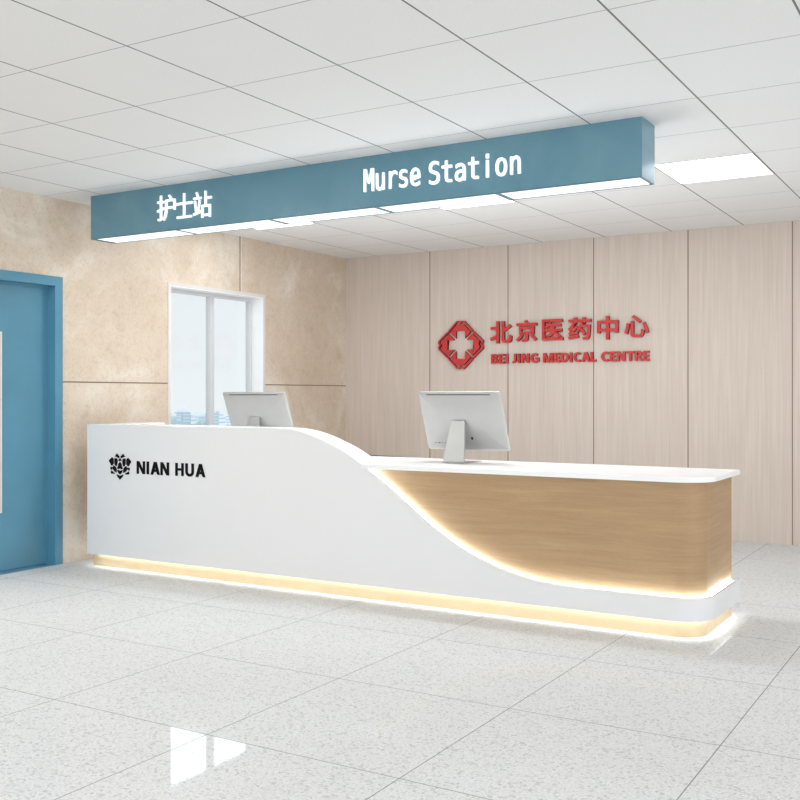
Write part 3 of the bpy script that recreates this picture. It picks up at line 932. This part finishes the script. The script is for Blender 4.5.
for a, b in zip(js, js[1:]):
    obj('light_panel', box(a + .0145, b - .0145, SY0 + w + .0005, SY1 - w - .0005, SZ - .004, SZ - .0003), M['diffuser'], sign)
for ch, bb in (('护', (-4.790, -4.628, 2.338, 2.506)), ('士', (-4.622, -4.478, 2.340, 2.502)), ('站', (-4.472, -4.318, 2.328, 2.498))):
    write(ch, 'cjk', .0012, bb, SY0 - .0005, .012, M['letter'], sign)
write('Murse', 'mono', .007, (-3.160, -2.785, 2.362, 2.495), SY0 - .0005, .012, M['letter'], sign)
write('Station', 'mono', .007, (-2.728, -2.175, 2.358, 2.488), SY0 - .0005, .012, M['letter'], sign)

# ------------------------------------------------------------------ red sign on the wood wall
RS = .010                                                 # the letters stand off the wall
ws = thing('wall_sign', (-3.6, YB, 1.66), 'red raised wall sign of cross emblem and medical centre lettering on the pale wood wall', 'sign')
cells = [(-4.075, -3.852), (-3.812, -3.604), (-3.556, -3.354), (-3.307, -3.093), (-3.038, -2.848), (-2.794, -2.579)]
vert = [(1.668, 1.872), (1.676, 1.872), (1.682, 1.870), (1.678, 1.876), (1.674, 1.878), (1.686, 1.876)]
for ch, (a, b), (c, d) in zip('北京医药中心', cells, vert):
    write(ch, 'cjk', .0085, (a + RS, b + RS, c, d), YB - .001, .030, M['red'], ws, side=M['darkred'])
for wd, a, b in (('BEI', -4.065, -3.893), ('JING', -3.856, -3.585), ('MEDICAL', -3.548, -3.048), ('CENTRE', -3.004, -2.575)):
    write(wd, 170, 0, (a + RS, b + RS, 1.482, 1.570), YB - .001, .022, M['red'], ws, side=M['darkred'])
EX, EZ, EW, EH = -4.371, 1.664, .239, .227
quarter = [(-.20, .27), (-.20, .58), (.20, .58), (.20, .27), (.455, .525), (.14, .845), (.055, .845), (0, .79), (-.055, .845), (-.14, .845), (-.455, .525)]
def rot(p, k):
    for _ in range(k):
        p = (p[1], -p[0])
    return p
def add_side(me, mat):
    me.materials.append(mat)
    for f in me.polygons:
        f.material_index = 0 if f.normal.y < -.7 else 1
for k in range(4):
    o = obj('emblem_quarter', prism([(EX + EW * a, EZ + EH * b) for a, b in (rot(p, k) for p in quarter)], YB - .030, YB - .001, 'y'), M['red'], ws)
    add_side(o.data, M['darkred'])
out, inn = [], []
for k in range(4):
    out += [rot(p, k) for p in ((-.545, .60), (-.17, 1.0), (-.055, 1.0), (0, .94), (.055, 1.0), (.17, 1.0), (.545, .60), (.545, .545))]
    inn += [rot(p, k) for p in ((-.52, .535), (-.145, .93), (-.075, .93), (0, .865), (.075, .93), (.145, .93), (.505, .55), (.505, .505))]
bm = bmesh.new()
V = [[bm.verts.new((EX + EW * a, y, EZ + EH * b)) for a, b in L] for L in (out, inn) for y in (YB - .032, YB - .001)]
n = len(out)
for i in range(n):
    j = (i + 1) % n
    of, ob, jf, jb = V
    bm.faces.new((of[i], of[j], jf[j], jf[i]))
    bm.faces.new((ob[i], jb[i], jb[j], ob[j]))
    bm.faces.new((of[i], ob[i], ob[j], of[j]))
    bm.faces.new((jf[i], jf[j], jb[j], jb[i]))
o = obj('emblem_rim', bm, M['red'], ws)
add_side(o.data, M['darkred'])

# ------------------------------------------------------------------ monitors
def rrect(hw, h, r, inset, n=6):
    """rounded rectangle, u from -hw to hw, v from 0 to h, inset"""
    a, b0, b1 = hw - inset, inset, h - inset
    r = max(r - inset * .3, .004)
    P = []
    for cx, cy, s in ((a - r, b1 - r, 0), (-a + r, b1 - r, 1), (-a + r, b0 + r, 2), (a - r, b0 + r, 3)):
        P += arc(cx, cy, r, s * PI / 2, (s + 1) * PI / 2, n)
    return P

def monitor(bx, by, label):
    """base back edge at (bx, by); the back of the screen looks towards -Y and leans"""
    BZ = .789
    t = thing('computer_monitor', (bx, by + .1, BZ), label, 'monitor', 'silver monitors on the reception desk')
    cx, yb, zb = bx + .021, by + .163, BZ + .073
    HW, H = .274, .377
    dv = Vector((0, -.375, .927)); dn = Vector((0, -.927, -.375))
    def P(u, v, n):
        return Vector((cx + u, yb, zb)) + dv * v + dn * n
    bm = bmesh.new()
    loops = []
    for ins, dep in ((0, -.002), (0, .001), (.002, .004), (.010, .0072), (.025, .0108), (.05, .0150), (.08, .0185), (.11, .0210), (.14, .0222)):
        loops.append([bm.verts.new(P(u, v, dep)) for u, v in rrect(HW, H, .014, ins)])
    for a, b in zip(loops, loops[1:]):
        for i in range(len(a)):
            j = (i + 1) % len(a)
            bm.faces.new((a[i], a[j], b[j], b[i]))
    bm.faces.new(loops[0]); bm.faces.new(loops[-1])
    case = obj('screen_case', bm, M['silver'], t, smooth=50)
    bm = bmesh.new()
    A = [bm.verts.new(P(u, v, -.0025)) for u, v in [(-HW + .004, .058), (HW - .004, .058), (HW - .004, H - .004), (-HW + .004, H - .004)]]
    B = [bm.verts.new(P(u, v, -.004)) for u, v in [(-HW + .004, .058), (HW - .004, .058), (HW - .004, H - .004), (-HW + .004, H - .004)]]
    for i in range(4):
        bm.faces.new((A[i], A[(i + 1) % 4], B[(i + 1) % 4], B[i]))
    bm.faces.new(A); bm.faces.new(B)
    obj('screen', bm, M['screen'], t)
    def bar(u0, u1, v0, v1, n0, n1):
        bm = bmesh.new()
        v = [bm.verts.new(P(*q)) for q in ((u0, v0, n0), (u1, v0, n0), (u1, v1, n0), (u0, v1, n0), (u0, v0, n1), (u1, v0, n1), (u1, v1, n1), (u0, v1, n1))]
        for q in ((0, 3, 2, 1), (4, 5, 6, 7), (0, 1, 5, 4), (1, 2, 6, 5), (2, 3, 7, 6), (3, 0, 4, 7)):
            bm.faces.new([v[i] for i in q])
        return bm
    obj('vent_slot', bar(-.212, .212, H - .0195, H - .0145, .005, .0103), M['vent'], case)
    for k in range(4):
        u = -.215 + .022 * k
        obj('port', bar(u, u + (.012 if k != 1 else .016), .046, .0495 if k != 1 else .0515, .010, .0152), M['vent'], case)
    bm = bmesh.new()
    ring = [(.048 + .0075 * math.cos(2 * PI * i / 16), .085 + .0095 * math.sin(2 * PI * i / 16)) for i in range(16)]
    a = [bm.verts.new(P(u, v, .012)) for u, v in ring]; b = [bm.verts.new(P(u, v, .0215)) for u, v in ring]
    for i in range(16):
        bm.faces.new((a[i], a[(i + 1) % 16], b[(i + 1) % 16], b[i]))
    bm.faces.new(a); bm.faces.new(b)
    obj('power_socket', bm, M['dark'], case)
    # bent sheet stand: foot plate and leaning neck
    st = bmesh.new()
    pairs = [((.245, .0045), (.245, .0005), -.070, .070), ((.020, .0085), (.005, .0005), -.070, .070), ((.0145, .0135), (.0, .010), -.070, .070), ((.0705, .246), (.0565, .2495), -.042, .046)]
    S4 = [[st.verts.new((bx + u, by + q[0], BZ + q[1])) for u in (a, b_) for q in (pi, po)] for pi, po, a, b_ in pairs]
    for A4, B4 in zip(S4, S4[1:]):
        for i, j in ((0, 1), (1, 3), (3, 2), (2, 0)):
            st.faces.new((A4[i], A4[j], B4[j], B4[i]))
    for q in (S4[0], S4[-1]):
        st.faces.new((q[0], q[1], q[3], q[2]))
    stand = obj('stand', st, M['silverdark'], t, bevel=.0015)
    hb = bmesh.new()
    bmesh.ops.create_cone(hb, cap_ends=True, segments=20, radius1=.013, radius2=.013, depth=.088,
                          matrix=Matrix.Translation((bx - .004, by + .0745, BZ + .240)) @ Matrix.Rotation(PI / 2, 4, 'Y'))
    obj('hinge', hb, M['silverdark'], stand, smooth=40)
    return t
monitor(-2.765, 5.222, 'silver monitor seen from behind, leaning on the low counter in front of the wood wall')
monitor(-4.434, 5.377, 'silver monitor seen from behind, half hidden by the raised counter, in front of the window')

# ------------------------------------------------------------------ ceiling lights
tx = [-2.9648 + .5854 * i for i in range(-4, 4)]
for i, lab in ((0, 'lit square ceiling light behind the overhead sign, near the window wall'),
               (3, 'lit square ceiling light half hidden behind the middle of the overhead sign'),
               (6, 'lit square ceiling light in full view beside the right end of the overhead sign')):
    x0 = tx[i]; x1 = x0 + .5854
    y0 = 2.8445 + .6189 * 5; y1 = y0 + .6189
    t = thing('ceiling_light', ((x0 + x1) / 2, (y0 + y1) / 2, CEIL), lab, 'ceiling light', 'square ceiling lights')
    fr = bmesh.new()
    def fbox(a, b, c, d): add_box(fr, a, b, c, d, CEIL - .003, CEIL - .0003)
    e = .006
    fbox(x0 + .004, x1 - .004, y0 + .003, y0 + e); fbox(x0 + .004, x1 - .004, y1 - e, y1 - .003)
    fbox(x0 + .004, x0 + .004 + e, y0 + e, y1 - e); fbox(x1 - .004 - e, x1 - .004, y0 + e, y1 - e)
    obj('light_frame', fr, M['frame'], t)
    obj('light_panel', box(x0 + .0101, x1 - .0101, y0 + e + .0001, y1 - e - .0001, CEIL - .0025, CEIL - .0004), M['ceillight'], t)

def area(name, loc, rot, sx, sy, power, color=(.93, .975, 1)):
    l = bpy.data.lights.new(name, 'AREA')
    l.shape = 'RECTANGLE'; l.size = sx; l.size_y = sy; l.energy = power; l.color = color
    o = bpy.data.objects.new(name, l)
    COL.objects.link(o)
    o.location = loc; o.rotation_euler = rot
    return o
# the other ceiling lights of the room, in front of and beside the picture
for ix in (-6, -3, 0, 3, 6):
    x = -2.9648 + .5854 * (ix + .5) + .5854 * 0
    for y, pw in ((3.15 - .62, 0), (1.0, 1), (-1.5, 1)):
        if pw:
            left_fill = ix == -6 and y == 1.0  # this one is shifted and boosted as added fill for the left wall
            area('ceiling_lamp', (x + .5854 * 2, 2.75 if left_fill else y, CEIL - .02), (0, 0, 0), .58, .61, LAMP * (2.5 if left_fill else 1))
for x in (.3, 2.1):
    area('ceiling_lamp', (x, 6.25, CEIL - .02), (0, 0, 0), .58, .61, LAMP * .7)

area('strip_fill', (-3.1, 5.55, CEIL - .02), (0, 0, 0), 2.6, .3, STRIP_FILL)  # added fill hidden behind the sign, brightens the back of the room
area('upward_fill', (-3.1, 6.0, .70), (PI, 0, 0), 3.2, .5, UP_FILL)  # added fill facing up behind the desk, brightens the rear ceiling
# added soft fill from behind the camera, lifts the desk front
area('front_fill', (-2.3, YN + .1, 1.35), (PI / 2, 0, 0), 6.5, 2.2, FRONT_FILL, (.95, .98, 1))

area('side_fill', (XR - .1, 2.2, 1.3), (PI / 2, 0, PI / 2), 6.0, 2.0, SIDE_FILL, (.95, .98, 1))  # added fill from the right, lifts the left wall and floor

# ------------------------------------------------------------------ sky
w = bpy.data.worlds.new('sky')
sc.world = w
w.use_nodes = True
nt = w.node_tree
nt.nodes.clear()
tc = nt.nodes.new('ShaderNodeTexCoord')
sp = nt.nodes.new('ShaderNodeSeparateXYZ')
nt.links.new(tc.outputs['Generated'], sp.inputs[0])
rp = nt.nodes.new('ShaderNodeValToRGB')
e = rp.color_ramp.elements
e[0].position = 0.0; e[0].color = (.86, .89, .92, 1)
e[1].position = .30; e[1].color = (.74, .82, .89, 1)
ex = e.new(.06); ex.color = (.86, .88, .90, 1)
nt.links.new(sp.outputs[2], rp.inputs[0])
nz = nt.nodes.new('ShaderNodeTexNoise')
nz.inputs['Scale'].default_value = 7
nz.inputs['Detail'].default_value = 5
nt.links.new(tc.outputs['Generated'], nz.inputs['Vector'])
rr = nt.nodes.new('ShaderNodeValToRGB')
rr.color_ramp.elements[0].position = .5; rr.color_ramp.elements[0].color = (0, 0, 0, 1)
rr.color_ramp.elements[1].position = .75; rr.color_ramp.elements[1].color = (.5, .5, .5, 1)
nt.links.new(nz.outputs['Fac'], rr.inputs[0])
mx = nt.nodes.new('ShaderNodeMix'); mx.data_type = 'RGBA'
nt.links.new(rr.outputs[0], mx.inputs[0])
nt.links.new(rp.outputs[0], mx.inputs[6])
mx.inputs[7].default_value = (.92, .93, .94, 1)
# added bright patch of sky, set where the floor mirrors the window
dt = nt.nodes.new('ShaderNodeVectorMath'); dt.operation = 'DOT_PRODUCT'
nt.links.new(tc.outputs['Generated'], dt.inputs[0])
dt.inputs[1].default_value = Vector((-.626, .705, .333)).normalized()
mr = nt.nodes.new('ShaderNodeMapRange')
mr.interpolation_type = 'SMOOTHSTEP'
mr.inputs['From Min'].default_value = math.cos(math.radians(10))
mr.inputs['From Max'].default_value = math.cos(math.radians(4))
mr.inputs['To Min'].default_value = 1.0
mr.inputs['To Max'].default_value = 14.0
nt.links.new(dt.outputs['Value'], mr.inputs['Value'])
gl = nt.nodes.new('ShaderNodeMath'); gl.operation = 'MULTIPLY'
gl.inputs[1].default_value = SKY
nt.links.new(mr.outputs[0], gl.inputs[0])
bg = nt.nodes.new('ShaderNodeBackground')
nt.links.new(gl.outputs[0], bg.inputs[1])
nt.links.new(mx.outputs[2], bg.inputs[0])
wo = nt.nodes.new('ShaderNodeOutputWorld')
nt.links.new(bg.outputs[0], wo.inputs[0])

# ------------------------------------------------------------------ camera
cam = bpy.data.cameras.new('camera')
co = bpy.data.objects.new('camera', cam)
COL.objects.link(co)
co.location = (0, 0, EYE)
co.rotation_euler = (PI / 2, 0, .5398)
cam.sensor_width = 36
cam.lens = 1003 / 800 * 36
cam.shift_y = -5 / 800
cam.clip_start = .05
cam.clip_end = 3000
sc.camera = co

sc.cycles.use_denoising = True
sc.cycles.max_bounces = 10
sc.cycles.diffuse_bounces = 6
sc.cycles.sample_clamp_indirect = 6
sc.view_settings.view_transform = 'Standard'
sc.view_settings.look = 'None'
sc.view_settings.exposure = EXPOSURE
